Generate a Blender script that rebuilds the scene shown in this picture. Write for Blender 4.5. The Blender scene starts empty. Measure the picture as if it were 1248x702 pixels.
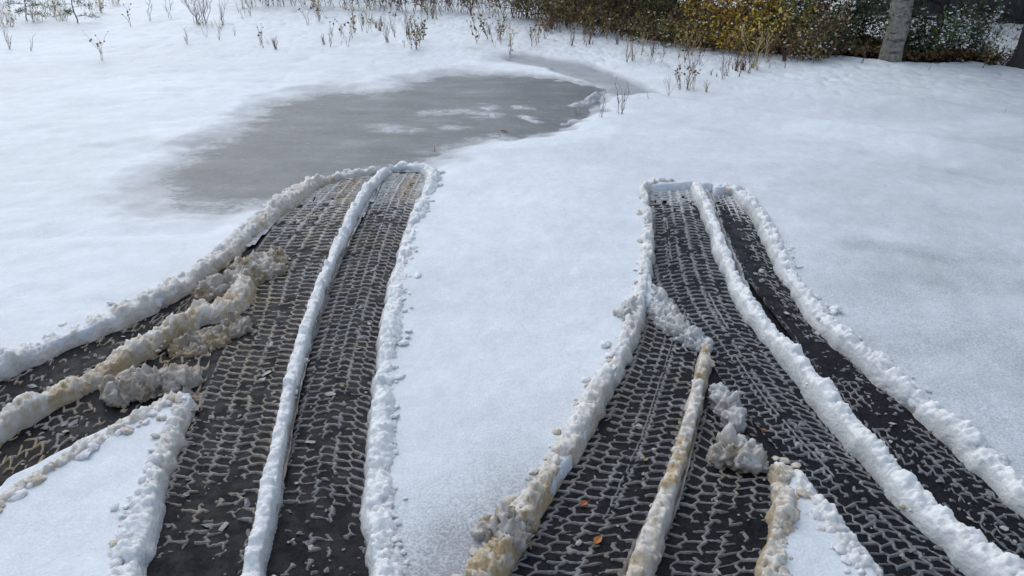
import bpy, math, random
import numpy as np
random.seed(7)
RNG = np.random.default_rng(7)
R = math.radians
S = bpy.context.scene
C = S.collection

# ---------------------------------------------------------------- camera, sky, sun, exposure
CAM_H, PITCH, FPX = 1.5, R(26.6), 979.0
cam = bpy.data.cameras.new('camera'); cam.sensor_width = 36.0; cam.lens = FPX / 1248 * 36
cam.clip_start = 0.05; cam.clip_end = 600
co = bpy.data.objects.new('camera', cam); C.objects.link(co)
co.location = (0, 0, CAM_H); co.rotation_euler = (math.pi / 2 - PITCH, 0, 0)
S.camera = co
SUN_EL, SUN_AZ = R(48), R(-35)          # azimuth from +Y (the view direction) towards +X
w = bpy.data.worlds.new('World'); S.world = w; w.use_nodes = True
nt = w.node_tree; bg = nt.nodes['Background']
sky = nt.nodes.new('ShaderNodeTexSky'); sky.sky_type = 'NISHITA'; sky.sun_disc = False
sky.sun_elevation = SUN_EL; sky.sun_rotation = SUN_AZ; sky.air_density = 1.0; sky.dust_density = 1.5; sky.ozone_density = 2.0
hs = nt.nodes.new('ShaderNodeHueSaturation'); hs.inputs['Saturation'].default_value = 0.60
nt.links.new(sky.outputs[0], hs.inputs['Color']); nt.links.new(hs.outputs[0], bg.inputs[0])
bg.inputs[1].default_value = 0.085
sl = bpy.data.lights.new('sun', 'SUN'); sl.energy = 0.55; sl.angle = R(60); sl.color = (1.0, 0.97, 0.93)
so = bpy.data.objects.new('sun', sl); C.objects.link(so); so.location = (-3, 4, 6)
sl.color = (1.0, .985, .96); so.rotation_euler = (math.pi / 2 - SUN_EL, 0, math.pi - SUN_AZ)
S.view_settings.view_transform = 'Standard'; S.view_settings.look = 'None'
S.view_settings.exposure = 1.02; S.view_settings.gamma = 1.0; S.view_settings.use_curve_mapping = False

# ---------------------------------------------------------------- numpy noise
def _h(ix, iy, iz, seed):
    n = (ix.astype(np.int64) * 73856093) ^ (iy.astype(np.int64) * 19349663) ^ (iz.astype(np.int64) * 83492791) ^ (seed * 2654435761)
    n &= 0xFFFFFFFF
    n = ((n ^ (n >> 15)) * 2246822519) & 0xFFFFFFFF
    n = ((n ^ (n >> 13)) * 3266489917) & 0xFFFFFFFF
    return ((n ^ (n >> 16)) & 0xFFFFFF) / float(0xFFFFFF)
def vn(P, sc, seed=0):
    """smooth value noise in -1..1; P (n,2) or (n,3), sc = feature size in metres"""
    P = np.asarray(P, float) / sc
    i = np.floor(P).astype(np.int64); f = P - i; f = f * f * f * (f * (f * 6 - 15) + 10)
    if P.shape[1] == 2:
        z = np.zeros(len(P), np.int64); o = 0
        for dx in (0, 1):
            for dy in (0, 1):
                o = o + _h(i[:, 0] + dx, i[:, 1] + dy, z, seed) * (f[:, 0] if dx else 1 - f[:, 0]) * (f[:, 1] if dy else 1 - f[:, 1])
        return o * 2 - 1
    o = 0
    for dx in (0, 1):
        for dy in (0, 1):
            for dz in (0, 1):
                o = o + _h(i[:, 0] + dx, i[:, 1] + dy, i[:, 2] + dz, seed) * (f[:, 0] if dx else 1 - f[:, 0]) * (f[:, 1] if dy else 1 - f[:, 1]) * (f[:, 2] if dz else 1 - f[:, 2])
    return o * 2 - 1
def fbm(P, sc, seed=0, oct=3, gain=0.5):
    o = 0; a = 1; t = 0
    for k in range(oct):
        o = o + a * vn(P, sc / 2.03 ** k, seed + 17 * k); t += a; a *= gain
    return o / t
def lumps(P, sc, seed=0):
    """rounded overlapping lumps 0..1 (cells of size sc)"""
    P = np.asarray(P, float) / sc
    i = np.floor(P).astype(np.int64); d = P.shape[1]
    best = np.full(len(P), 9.0)
    rng = (-1, 0, 1)
    for dx in rng:
        for dy in rng:
            for dz in (rng if d == 3 else (0,)):
                cx = i[:, 0] + dx; cy = i[:, 1] + dy; cz = (i[:, 2] + dz) if d == 3 else np.zeros(len(P), np.int64)
                q = (P[:, 0] - cx - _h(cx, cy, cz, seed)) ** 2 + (P[:, 1] - cy - _h(cx, cy, cz, seed + 1)) ** 2
                if d == 3: q = q + (P[:, 2] - cz - _h(cx, cy, cz, seed + 2)) ** 2
                q = q / (0.55 + 0.75 * _h(cx, cy, cz, seed + 3)) ** 2
                best = np.minimum(best, q)
    return np.sqrt(np.clip(1 - best, 0, 1))
def facets(P, sc, seed=0):
    """angular crystals: each cell has its own height and tilt, about -1..1"""
    P = np.asarray(P, float) / sc; i = np.floor(P).astype(np.int64)
    best = np.full(len(P), 9.0); val = np.zeros(len(P))
    for dx in (-1, 0, 1):
        for dy in (-1, 0, 1):
            for dz in (-1, 0, 1):
                cx = i[:, 0] + dx; cy = i[:, 1] + dy; cz = i[:, 2] + dz
                h1 = _h(cx, cy, cz, seed); h2 = _h(cx, cy, cz, seed + 1); h3 = _h(cx, cy, cz, seed + 2)
                rx = P[:, 0] - cx - h1; ry = P[:, 1] - cy - h2; rz = P[:, 2] - cz - h3
                q = rx * rx + ry * ry + rz * rz; h4 = _h(cx, cy, cz, seed + 4)
                v = (h4 * 2 - 1) * .7 + rx * (h2 - .5) * 1.6 + ry * (h3 - .5) * 1.6 + rz * (h1 - .5) * 1.6
                m = q < best; best = np.where(m, q, best); val = np.where(m, v, val)
    return val
def sst(a, b, x):
    t = np.clip((x - a) / (b - a), 0, 1); return t * t * (3 - 2 * t)

# ---------------------------------------------------------------- placing: photo point -> point on a level plane
cp, sp = math.cos(PITCH), math.sin(PITCH)
def gp(x, y, z=0.0):
    a = (x - 624) / FPX; b = -(y - 351) / FPX
    dx, dy, dz = a, cp + b * sp, -sp + b * cp
    t = (z - CAM_H) / dz
    return np.array([dx * t, dy * t])
def gpl(pts, z=0.0): return np.array([gp(x, y, z) for x, y in pts])
def spline(P, step, extra=None):
    """Catmull-Rom through P (n,k), resampled about every `step` metres in the first two columns"""
    P = np.asarray(P, float)
    Q = np.vstack([2 * P[0] - P[1], P, 2 * P[-1] - P[-2]]); out = []
    for i in range(1, len(Q) - 2):
        t = np.linspace(0, 1, 24, endpoint=False)[:, None]
        a, b, c, d = Q[i - 1], Q[i], Q[i + 1], Q[i + 2]
        out.append(0.5 * ((2 * b) + (-a + c) * t + (2 * a - 5 * b + 4 * c - d) * t ** 2 + (-a + 3 * b - 3 * c + d) * t ** 3))
    out.append(P[-1:]); out = np.vstack(out)
    L = np.concatenate([[0], np.cumsum(np.linalg.norm(np.diff(out[:, :2], axis=0), axis=1))])
    n = max(3, int(L[-1] / step)); s = np.linspace(0, L[-1], n)
    return np.stack([np.interp(s, L, out[:, k]) for k in range(out.shape[1])], 1), s
def poly_sd(P, poly):
    """signed distance to polygon, negative inside"""
    P = np.asarray(P, float); d = np.full(len(P), 1e9); ins = np.zeros(len(P), bool)
    n = len(poly)
    for i in range(n):
        a = poly[i]; b = poly[(i + 1) % n]; e = b - a
        wv = P - a; t = np.clip((wv @ e) / max(e @ e, 1e-12), 0, 1)
        d = np.minimum(d, np.hypot(wv[:, 0] - t * e[0], wv[:, 1] - t * e[1]))
        c = (a[1] > P[:, 1]) != (b[1] > P[:, 1])
        if c.any():
            xi = a[0] + (P[:, 1] - a[1]) / (b[1] - a[1] + 1e-15) * e[0]
            ins ^= c & (P[:, 0] < xi)
    return np.where(ins, -d, d)
def line_d(P, pts, hw=None):
    d = np.full(len(P), 1e9)
    for i in range(len(pts) - 1):
        a = pts[i]; e = pts[i + 1] - a; wv = P - a; t = np.clip((wv @ e) / max(e @ e, 1e-12), 0, 1)
        d = np.minimum(d, np.hypot(wv[:, 0] - t * e[0], wv[:, 1] - t * e[1]))
    return d

# ---------------------------------------------------------------- materials
def mat(name):
    m = bpy.data.materials.new(name); m.use_nodes = True
    return m, m.node_tree, m.node_tree.nodes['Principled BSDF']
def N(t, typ, **kw):
    n = t.nodes.new(typ)
    for k, v in kw.items():
        if k in n.inputs.keys(): n.inputs[k].default_value = v
        else: setattr(n, k, v)
    return n
def noise(t, scale, detail=4, rough=0.55, vec=None, dim='3D'):
    n = N(t, 'ShaderNodeTexNoise', Scale=scale, Detail=detail, Roughness=rough)
    if vec is None: vec = t.nodes.get('tc') or N(t, 'ShaderNodeNewGeometry', name='tc')
    t.links.new(vec.outputs['Position'] if 'Position' in vec.outputs else vec.outputs[0], n.inputs['Vector']); return n
def mix(t, fac, a, b, blend='MIX'):
    n = N(t, 'ShaderNodeMix', data_type='RGBA', blend_type=blend)
    for s, v in ((n.inputs['Factor'], fac), (n.inputs[6], a), (n.inputs[7], b)):
        if isinstance(v, bpy.types.NodeSocket): t.links.new(v, s)
        else: s.default_value = (*v, 1) if isinstance(v, tuple) and len(v) == 3 else v
    return n.outputs[2]
def rng(t, v, a, b, c=0.0, d=1.0):
    n = N(t, 'ShaderNodeMapRange'); t.links.new(v, n.inputs[0])
    for i, x in enumerate((a, b, c, d)): n.inputs[i + 1].default_value = x
    return n.outputs[0]
def mth(t, op, a, b=0.0):
    n = N(t, 'ShaderNodeMath', operation=op)
    for i, v in enumerate((a, b)):
        if isinstance(v, bpy.types.NodeSocket): t.links.new(v, n.inputs[i])
        else: n.inputs[i].default_value = v
    return n.outputs[0]
def bump(t, b, chain):
    prev = None
    for h, dist, st in chain:
        n = N(t, 'ShaderNodeBump', Strength=st, Distance=dist); t.links.new(h, n.inputs['Height'])
        if prev: t.links.new(prev, n.inputs['Normal'])
        prev = n.outputs[0]
    t.links.new(prev, b.inputs['Normal'])
def attr(t, name='tint'):
    a = N(t, 'ShaderNodeAttribute', attribute_name=name); s = N(t, 'ShaderNodeSeparateColor'); t.links.new(a.outputs['Color'], s.inputs[0]); return s
M = {}
def snow_like(name, white, grey, stain, rough, sss, grain, sssr=0.02):
    """tint: R = brown stain, G = how water-soaked, plus painted drift shade, B = granular"""
    m, t, b = mat(name); s = attr(t)
    n1 = noise(t, 9, 6, .6); n2 = noise(t, 140, 4, .65); n3 = noise(t, 420, 3, .7); n4 = noise(t, 38, 5, .6)
    wet = mth(t, 'ADD', s.outputs[1], mth(t, 'MULTIPLY', mth(t, 'SUBTRACT', n1.outputs[0], .5), .42))  # wet: water-soaked snow plus the painted drift shade
    gr = mth(t, 'MULTIPLY', s.outputs[2], rng(t, n2.outputs[0], .60, .40, 0, .85))
    wet = mth(t, 'ADD', wet, gr)
    wet = mth(t, 'ADD', wet, mth(t, 'MULTIPLY', mth(t, 'SUBTRACT', n4.outputs[0], .5), .22))
    wetc = rng(t, wet, 0, 1)
    col = mix(t, wetc, white, grey)
    st = mth(t, 'MULTIPLY', s.outputs[0], rng(t, n4.outputs[0], .30, .66, .40, 1.3))
    col = mix(t, rng(t, st, 0, 1), col, mix(t, n2.outputs[0], stain, tuple(c * .62 for c in stain)))
    t.links.new(col, b.inputs['Base Color'])
    t.links.new(rng(t, wetc, 0, 1, rough, rough * .5), b.inputs['Roughness'])
    b.inputs['Subsurface Weight'].default_value = sss; b.inputs['Subsurface Scale'].default_value = sssr
    b.inputs['Subsurface Radius'].default_value = (.75, .95, 1.0)
    b.inputs['Specular IOR Level'].default_value = .42
    bump(t, b, [(n4.outputs[0], .008, .35), (n2.outputs[0], .004, grain), (n3.outputs[0], .0018, grain * .9)])
    M[name] = m
snow_like('snow', (.79, .865, .915), (.27, .285, .31), (.52, .40, .24), .55, .0, .55)
snow_like('ridge_snow', (.86, .89, .905), (.41, .435, .445), (.56, .43, .25), .42, .55, .8)
snow_like('slush', (.68, .70, .71), (.135, .145, .158), (.36, .27, .15), .30, .35, .7, .01)

m, t, b = mat('pool'); s = attr(t)
g = t.nodes.get('tc') or N(t, 'ShaderNodeNewGeometry', name='tc')
mp = N(t, 'ShaderNodeMapping'); t.links.new(g.outputs['Position'], mp.inputs[0]); mp.inputs['Scale'].default_value = (1, 2.2, 1)
n1 = noise(t, 2.2, 7, .62, mp); n2 = noise(t, 26, 6, .65, mp); n3 = noise(t, 190, 4, .7)
c = mix(t, rng(t, n1.outputs[0], .35, .7), (.085, .096, .102), (.165, .182, .190))
c = mix(t, rng(t, n1.outputs[0], .58, .76, 0, .25), c, (.44, .465, .49)); c = mix(t, rng(t, n2.outputs[0], .54, .78, 0, .6), c, (.52, .54, .57))
c = mix(t, rng(t, n3.outputs[0], .62, .78, 0, .35), c, (.60, .62, .65)); ef = mth(t, 'MULTIPLY', s.outputs[0], rng(t, n2.outputs[0], .38, .62, .15, 1.0)); c = mix(t, ef, c, (.50, .53, .565))
t.links.new(c, b.inputs['Base Color']); t.links.new(rng(t, n2.outputs[0], .3, .7, .30, .55), b.inputs['Roughness'])
b.inputs['Specular IOR Level'].default_value = .35
n6 = noise(t, 75, 4, .7); bump(t, b, [(n2.outputs[0], .006, .6), (n6.outputs[0], .004, .6), (n3.outputs[0], .002, .6)]); M['pool'] = m

m, t, b = mat('wet_asphalt')
n1 = noise(t, 5, 4); n2 = noise(t, 330, 3, .7); n3 = noise(t, 60, 5, .65)
v = N(t, 'ShaderNodeTexVoronoi', Scale=115); t.links.new(t.nodes['tc'].outputs['Position'], v.inputs['Vector'])
c = mix(t, rng(t, v.outputs['Color'], .15, .95), (.0015, .002, .0035), (.017, .0195, .026))
c = mix(t, rng(t, n2.outputs[0], .60, .72, 0, .6), c, (.07, .076, .088)); n5 = noise(t, 110, 4, .7); c = mix(t, rng(t, n5.outputs[0], .42, .62, .0, .75), c, (.008, .0085, .010))
c = mix(t, rng(t, n3.outputs[0], .60, .78, 0, .12), c, (.05, .052, .058))
t.links.new(c, b.inputs['Base Color']); t.links.new(rng(t, noise(t, 16, 4).outputs[0], .40, .60, .34, .62), b.inputs['Roughness']); b.inputs['Specular IOR Level'].default_value = .08
bump(t, b, [(v.outputs['Distance'], .006, -1.0), (n2.outputs[0], .002, .5)]); M['asphalt'] = m

def simple(name, c1, c2, sc=30, rough=.7, bmp=.3, trans=0):
    m, t, b = mat(name); n = noise(t, sc, 5, .6)
    oi = N(t, 'ShaderNodeObjectInfo'); f = mth(t, 'ADD', mth(t, 'MULTIPLY', n.outputs[0], 1.3), mth(t, 'MULTIPLY', mth(t, 'SUBTRACT', oi.outputs['Random'], .75), .4))
    t.links.new(mix(t, rng(t, f, .2, .85), c1, c2), b.inputs['Base Color']); b.inputs['Roughness'].default_value = rough
    if bmp: bump(t, b, [(n.outputs[0], .01, bmp)])
    if trans: b.inputs['Subsurface Weight'].default_value = 0
    M[name] = m
simple('twig', (.060, .030, .022), (.15, .085, .06), 60)
simple('red_twig', (.085, .028, .026), (.17, .07, .055), 60)
simple('dark_bark', (.012, .011, .011), (.05, .045, .042), 25, .85, .8)
simple('leaf_brown', (.06, .032, .014), (.20, .11, .045), 9)
simple('leaf_yellow', (.42, .28, .03), (.72, .52, .09), 7)
simple('leaf_olive', (.065, .068, .02), (.24, .22, .05), 7)
simple('leaf_green', (.028, .052, .014), (.095, .145, .040), 7)
simple('leaf_dark', (.016, .032, .013), (.050, .090, .032), 7)
simple('leaf_grey', (.07, .095, .055), (.15, .18, .12), 7)
simple('leaf_orange', (.30, .10, .02), (.42, .17, .04), 20)
simple('litter', (.010, .008, .006), (.055, .034, .018), 22, .9, 1)
simple('straw', (.30, .22, .10), (.45, .36, .20), 30)
simple('dark_plank', (.012, .013, .017), (.030, .033, .042), 12, .55, .4)
simple('pole_wood', (.12, .07, .03), (.22, .14, .06), 20)
simple('snow_cap', (.74, .80, .88), (.86, .90, .95), 20, .6)
m, t, b = mat('birch_bark')
g = N(t, 'ShaderNodeNewGeometry', name='tc'); mp = N(t, 'ShaderNodeMapping'); t.links.new(g.outputs['Position'], mp.inputs[0]); mp.inputs['Scale'].default_value = (1, 1, 4.5)
n1 = noise(t, 7, 6, .65, mp); n2 = noise(t, 30, 5, .65)
c = mix(t, rng(t, n2.outputs[0], .35, .65), (.13, .12, .10), (.31, .295, .26))
c = mix(t, rng(t, n1.outputs[0], .54, .66), c, (.045, .04, .035))
t.links.new(c, b.inputs['Base Color']); b.inputs['Roughness'].default_value = .8; bump(t, b, [(n2.outputs[0], .02, .6)]); M['birch'] = m

# ---------------------------------------------------------------- mesh helpers
def tag(o, label=None, cat=None, group=None, kind=None):
    if label: o['label'] = label
    if cat: o['category'] = cat
    if group: o['group'] = group
    if kind: o['kind'] = kind
    return o
def mesh(name, V, F, mats, tint=None, fm=None, smooth=True):
    V = np.asarray(V, np.float32); me = bpy.data.meshes.new(name)
    F = np.asarray(F, np.int32); k = F.shape[1]
    me.vertices.add(len(V)); me.vertices.foreach_set('co', V.ravel())
    me.loops.add(F.size); me.loops.foreach_set('vertex_index', F.ravel())
    me.polygons.add(len(F)); me.polygons.foreach_set('loop_start', np.arange(0, F.size, k, dtype=np.int32))
    me.polygons.foreach_set('loop_total', np.full(len(F), k, np.int32))
    for mm in (mats if isinstance(mats, (list, tuple)) else [mats]): me.materials.append(mm)
    if fm is not None: me.polygons.foreach_set('material_index', np.asarray(fm, np.int32))
    me.polygons.foreach_set('use_smooth', np.full(len(F), smooth, bool))
    if tint is not None:
        a = me.color_attributes.new('tint', 'FLOAT_COLOR', 'POINT')
        tt = np.ones((len(V), 4), np.float32); tt[:, :3] = np.clip(tint, 0, 1); a.data.foreach_set('color', tt.ravel())
    me.update(); me.validate(); return me
def obj(name, me, parent=None, loc=(0, 0, 0)):
    o = bpy.data.objects.new(name, me); C.objects.link(o); o.location = loc
    if parent: o.parent = parent
    return o
def grid_faces(n, m_):
    i = np.arange(n - 1)[:, None] * m_ + np.arange(m_ - 1)[None, :]
    return np.stack([i, i + 1, i + m_ + 1, i + m_], -1).reshape(-1, 4)
def compact(V, F, T=None):
    u, inv = np.unique(F, return_inverse=True)
    return V[u], inv.reshape(F.shape), (T[u] if T is not None else None)

# ---------------------------------------------------------------- tyre tracks (floor outlines, edge pairs traced on the ground)
TR = {
 'far_fork': ([(-90,512),(0,470),(75,434),(150,403),(215,372),(262,345),(300,315)],
              [(-90,566),(0,510),(75,470),(135,446),(190,415),(245,385),(310,350)]),
 'near_fork': ([(-90,582),(0,532),(60,502),(120,472),(180,440),(262,402)],
               [(-90,665),(0,592),(60,562),(120,530),(170,505),(250,480)]),
 'left_outer': ([(138,790),(168,690),(205,600),(235,520),(262,450),(290,385),(302,325),(338,272),(392,222)],
                [(262,790),(292,690),(317,600),(336,520),(352,450),(372,385),(395,320),(425,262),(458,212)]),
 'left_inner': ([(322,790),(330,690),(345,600),(365,510),(390,430),(412,360),(438,290),(460,240),(478,212)],
                [(447,790),(447,690),(446,600),(450,510),(460,430),(475,360),(492,290),(510,240),(524,212)]),
 'right_inner': ([(560,790),(620,702),(678,620),(722,550),(755,480),(781,420),(792,375)],
                 [(715,790),(757,702),(797,620),(820,550),(838,480),(850,430),(856,385)]),
 'right_cross': ([(1146,790),(1078,702),(1028,640),(985,590),(935,535),(890,480),(852,420),(815,375),(800,330),(797,280),(795,234)],
                 [(1275,790),(1190,702),(1122,640),(1068,590),(1020,540),(968,480),(924,420),(897,370),(878,320),(864,280),(848,232)]),
 'right_middle': ([(765,790),(790,702),(820,630),(842,570),(858,510),(866,470)],
                  [(925,790),(925,702),(938,630),(940,580),(925,535),(900,480)]),
 'right_outer': ([(1345,790),(1250,702),(1190,648),(1135,600),(1080,540),(1025,480),(985,430),(945,380),(915,340),(893,300),(878,262),(868,236)],
                 [(1450,790),(1330,700),(1240,630),(1190,585),(1130,530),(1075,480),(1030,435),(988,395),(960,355),(938,310),(915,265),(900,238)]),
}
TW = {}
for k, (a, b_) in TR.items():
    A = gpl(a); B = gpl(b_); n = min(len(A), len(B)); A, B = A[:n], B[:n]
    E, s = spline(np.hstack([(A + B) / 2, A, B]), 0.01)
    TW[k] = (E, s)
FLOORS = [np.vstack([E[::6, 2:4], E[::-6, 4:6]]) for E, s in TW.values()]
MID_RIDGES = {   # the ridges that stand between two tracks, traced along the crest: x, y, width factor
 'fork': [(-90,572,1),(0,518,1.05),(45,492,1),(90,468,1),(130,449,1.05),(175,421,1.1),(215,396,1.15),(245,380,1.25),(275,372,1.2),(297,350,1.1),(292,333,.9)],
 'left': [(296,790,1),(308,690,1),(320,640,1),(331,580,1),(343,520,1),(357,455,.95),(375,395,.92),(396,335,.95),(418,285,1),(440,243,1),(462,215,1),(478,206,.8)],
 'taper': [(740,790,1),(775,702,1),(797,645,1),(818,585,.95),(836,530,.92),(849,480,.9),(857,445,.85),(862,415,.6)],
 'right': [(1330,790,1.25),(1215,698,1.25),(1160,648,1.2),(1105,595,1.2),(1052,540,1.15),(1005,485,1.1),(962,432,1.05),(925,388,1),(898,345,.95),(880,303,.95),(866,265,.95),(852,235,.9),(846,222,.8)]}
CUTL = [(gpl([p[:2] for p in v], .03), .060) for v in MID_RIDGES.values()]
CUTL[1] = (CUTL[1][0][:-1], .060)
JUNC = [gpl(q) for q in ([(150,430),(225,366),(285,308),(338,259),(392,216),(430,235),(400,300),(320,420),(262,462),(236,470),(180,455)],
                         [(838,395),(880,385),(915,480),(962,560),(940,572),(872,500)])]
def cut_sd(P, sd):
    for q, wd in CUTL: sd = np.minimum(sd, line_d(P, q) - wd)
    for q in JUNC: sd = np.minimum(sd, poly_sd(P, q))
    return sd
def floor_sd(P):
    d = np.full(len(P), 9.0)
    for f in FLOORS:
        lo = f.min(0) - .3; hi = f.max(0) + .3
        mk = (P[:, 0] > lo[0]) & (P[:, 0] < hi[0]) & (P[:, 1] > lo[1]) & (P[:, 1] < hi[1])
        if mk.any(): d[mk] = np.minimum(d[mk], poly_sd(P[mk], f))
    return d

# ---------------------------------------------------------------- pool, wet streaks and painted drift shade
ZS = 0.034                                        # snow depth over the asphalt
POOL = gpl([(190,222),(235,188),(290,160),(322,140),(338,122),(395,112),(470,112),(500,100),(540,90),(600,92),(650,93),(700,98),(732,104),(738,118),(722,136),(690,158),(640,167),(590,170),(548,182),(515,198),(470,205),(425,215),(385,232),(330,246),(270,258),(225,255),(196,240)], .02)
CHAN = gpl([(640,72),(690,82),(735,97),(776,117)], .02)
WET_SHADE_BANDS = [(gpl([(60,175),(140,178),(215,172),(280,168)], .03), .16, .55), (gpl([(140,263),(165,259),(190,258)], .03), .06, .95), (gpl([(560,60),(620,66),(680,78)], .03), .20, .45),
         (gpl([(400,70),(520,68),(600,78)], .03), .18, .38)]
WET_SHADE_BANDS += [(gpl([(860,160),(1000,178),(1120,200),(1280,240)], .03), .11, .36), (gpl([(880,285),(1000,292),(1120,305),(1280,345)], .03), .13, .42), (gpl([(1000,225),(1150,250),(1280,262)], .03), .12, .30), (gpl([(0,222),(60,218),(130,236)], .03), .07, .36), (gpl([(0,312),(120,300),(230,270)], .03), .10, .30), (gpl([(0,120),(120,128),(260,118)], .03), .20, .30)]  # grey bands painting the bluish shade of drifts onto the open snow
ISLES = [gpl(p, .02) for p in ([(520,136),(560,134),(600,140)], [(632,129),(644,131)], [(640,142),(655,147)], [(608,165),(626,168)], [(548,152),(556,155)], [(590,130),(596,131)], [(700,128),(730,118)], [(470,155),(500,158)],[(690,150),(740,138),(760,128)])]
FRONT = gpl([(560,10),(640,26),(700,38),(760,47),(830,60),(900,67),(960,73),(1010,72),(1080,78),(1130,82),(1190,80),(1260,92),(1500,120)], .04)
BACK = np.array([[30, 6], [30, 60], [-1.5, 60], [-1.5, 14]])
WOOD = np.vstack([FRONT, BACK])
def front_y(x): return np.interp(x, FRONT[:, 0], FRONT[:, 1])
CREST = [(gpl([(560,118),(700,112),(830,128),(940,145),(1100,168),(1260,196)], .04), .13, .048),
         (gpl([(840,100),(940,108),(1060,120),(1260,150)], .04), .18, .034),
         (gpl([(640,68),(700,84),(745,98),(800,118)], .04) + np.array([[0, .12]]) * 0 + np.array([[-.02, -.12]]), .09, .015)]
def pool_d(P):
    d = poly_sd(P, POOL)
    d = d + .10 * fbm(P, .45, 3, 4, .6) + .05 * vn(P * [1, 1.6], .12, 9)
    c = line_d(P, CHAN) - .13 * sst(4.55, 5.6, P[:, 1]) - .02 + .06 * fbm(P, .25, 5, 3) + .07 * sst(5.0, 4.4, P[:, 1]); c = np.maximum(c, .004)
    d = np.minimum(d, c * .9)
    for q in ISLES:
        e = line_d(P, q) - .020 + .035 * vn(P, .06, 44) + .015 * vn(P, .025, 48)
        d = np.maximum(d, -e * 1.2)
    return d
def terrain(P):
    """height and tint of the snow sheet"""
    near = (np.abs(P[:, 0]) < 14) & (P[:, 1] < 16)
    z = np.full(len(P), ZS); n = len(P)
    z += .012 * fbm(P, .9, 21, 3) + .10 * vn(P, 14, 71) * sst(9, 22, P[:, 1])
    for pts, wd, h in CREST:
        z += h * np.exp(-(line_d(P, pts) / wd) ** 2)
    z += .0035 * fbm(P, .10, 27, 3, .6)
    Q = P * [1, 1.5]
    left = sst(-.6, -1.4, P[:, 0]) * sst(1.6, 2.6, P[:, 1])
    z += left * (.016 * np.abs(vn(Q, .55, 31)) + .005 * vn(Q, .16, 33))
    # beyond the pool: lumpy snow over stubble, thicker towards the thicket
    fy = front_y(P[:, 0]); lump = sst(2.6, .1, fy - P[:, 1]) * sst(-5.5, -1.5, P[:, 0]) + .35 * sst(6.5, 8.5, P[:, 1])
    lump = np.clip(lump, 0, 1)
    L = np.zeros(n); mk = near & (lump > .02)
    if mk.any(): L[mk] = lumps(P[mk], .11, 5) * .028 + lumps(P[mk], .045, 8) * .014
    z += L * lump
    wood = sst(0, .35, P[:, 1] - fy) * sst(.8, 1.6, P[:, 0])
    z -= wood * .06
    z += .55 * sst(0.6, 4.0, P[:, 1] - fy) * sst(3.6, 5.0, P[:, 0]) * .35
    # pool
    d = np.full(n, 9.0); d[near] = pool_d(P[near])
    sw = .08 + .16 * sst(.4, -.5, P[:, 0]) * sst(2.6, 3.4, P[:, 1] + .5 * sst(-.7, -1.2, P[:, 0])); zz_ = np.clip((d + .05) / (sw + .05), 0, 1) ** .8; z = z * zz_ + .002 * (1 - zz_)
    soft = sst(.4, -.5, P[:, 0]) * sst(2.6, 3.4, P[:, 1] + .7 * sst(-.7, -1.2, P[:, 0])); wet = 1.0 * sst(.14 + .34 * soft, -.02, d + .12 * fbm(Q, .25, 67, 4, .6) * (soft + .2)) ** 1.3
    for pts, wd, a in WET_SHADE_BANDS: wet = np.maximum(wet, a * np.exp(-(line_d(P, pts) / wd) ** 2) * (.7 + .5 * vn(Q, .2, 61)))  # wet also carries the painted drift shade
    wet = np.maximum(wet, .18 + .20 * fbm(Q, 1.1, 51, 3) + .05 * fbm(Q, .22, 52, 3))
    wet -= .25 * sst(.02, .10, d) * sst(.45, .2, d) * sst(.2, -.4, P[:, 0] * 0 + vn(Q, .5, 56))
    # central strip and right field are soaked and blue-grey close to the camera
    cen = np.exp(-((P[:, 0] - .02) / .42) ** 2) * sst(2.6, 1.2, P[:, 1])
    rgt = sst(.9, 1.4, P[:, 0]) * sst(4.4, 2.6, P[:, 1])
    gran = .14 + .95 * cen * sst(2.2, 1.15, P[:, 1]) + .25 * rgt + .08 * (vn(P, .2, 58))
    wet = wet * .8 + .66 * cen * sst(2.6, 1.2, P[:, 1]) * (1 + .5 * vn(P, .14, 65)) + .16 * rgt + .22 * rgt * fbm(P * [1, 1.6], .4, 66, 3) + .10 * sst(1.0, 3.0, P[:, 0]) * sst(7, 5, P[:, 1]) * (.5 + vn(Q, .5, 59))
    stain = .16 * np.exp(-((P[:, 0] - .42) / .10) ** 2 - ((P[:, 1] - 2.0) / .05) ** 2)
    # tracks
    sd = floor_sd(P); near = (P[:, 1] < 4.2) & (np.abs(P[:, 0]) < 3); sd[near] = cut_sd(P[near], sd[near])
    e0 = .032 + .006 * vn(P, .04, 64); z = z * sst(-.010, .008, sd - e0) - .03 * (1 - sst(-.010, .008, sd - e0)); sd = sd - e0
    return z, np.stack([stain, wet, gran], 1), sd
def axis(segs):
    out = [segs[0][0]]
    for a, b_, s0, s1 in segs:
        x = a
        while x < b_ - 1e-6:
            f = (x - a) / (b_ - a); x += s0 + (s1 - s0) * f; out.append(min(x, b_))
    return np.unique(np.round(out, 5))
pos = axis([(0, 1.9, .0085, .0085), (1.9, 6.5, .010, .035), (6.5, 16, .04, .5), (16, 220, 1, 30)])
xs = np.concatenate([-pos[::-1], pos[1:]])
ys = axis([(-60, -2, 20, 2), (-2, .6, .4, .05), (.6, 2.6, .0075, .010), (2.6, 11.5, .012, .032), (11.5, 20, .05, .8), (20, 300, 2, 40)])
X, Y = np.meshgrid(xs, ys, indexing='xy'); P = np.stack([X.ravel(), Y.ravel()], 1)
z, tint, sd = terrain(P)
F = grid_faces(len(ys), len(xs)); keep = (sd[F] > -.02).any(1)
V, F2, T = compact(np.column_stack([P, z]), F[keep], tint)
o = obj('snow_field', mesh('snow_field', V, F2, M['snow'], T)); tag(o, 'blue-white wet snow field around the tyre tracks', kind='structure')
def ground_z(x, y):
    z, _, _ = terrain(np.array([[x, y]])); return float(z[0])

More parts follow.
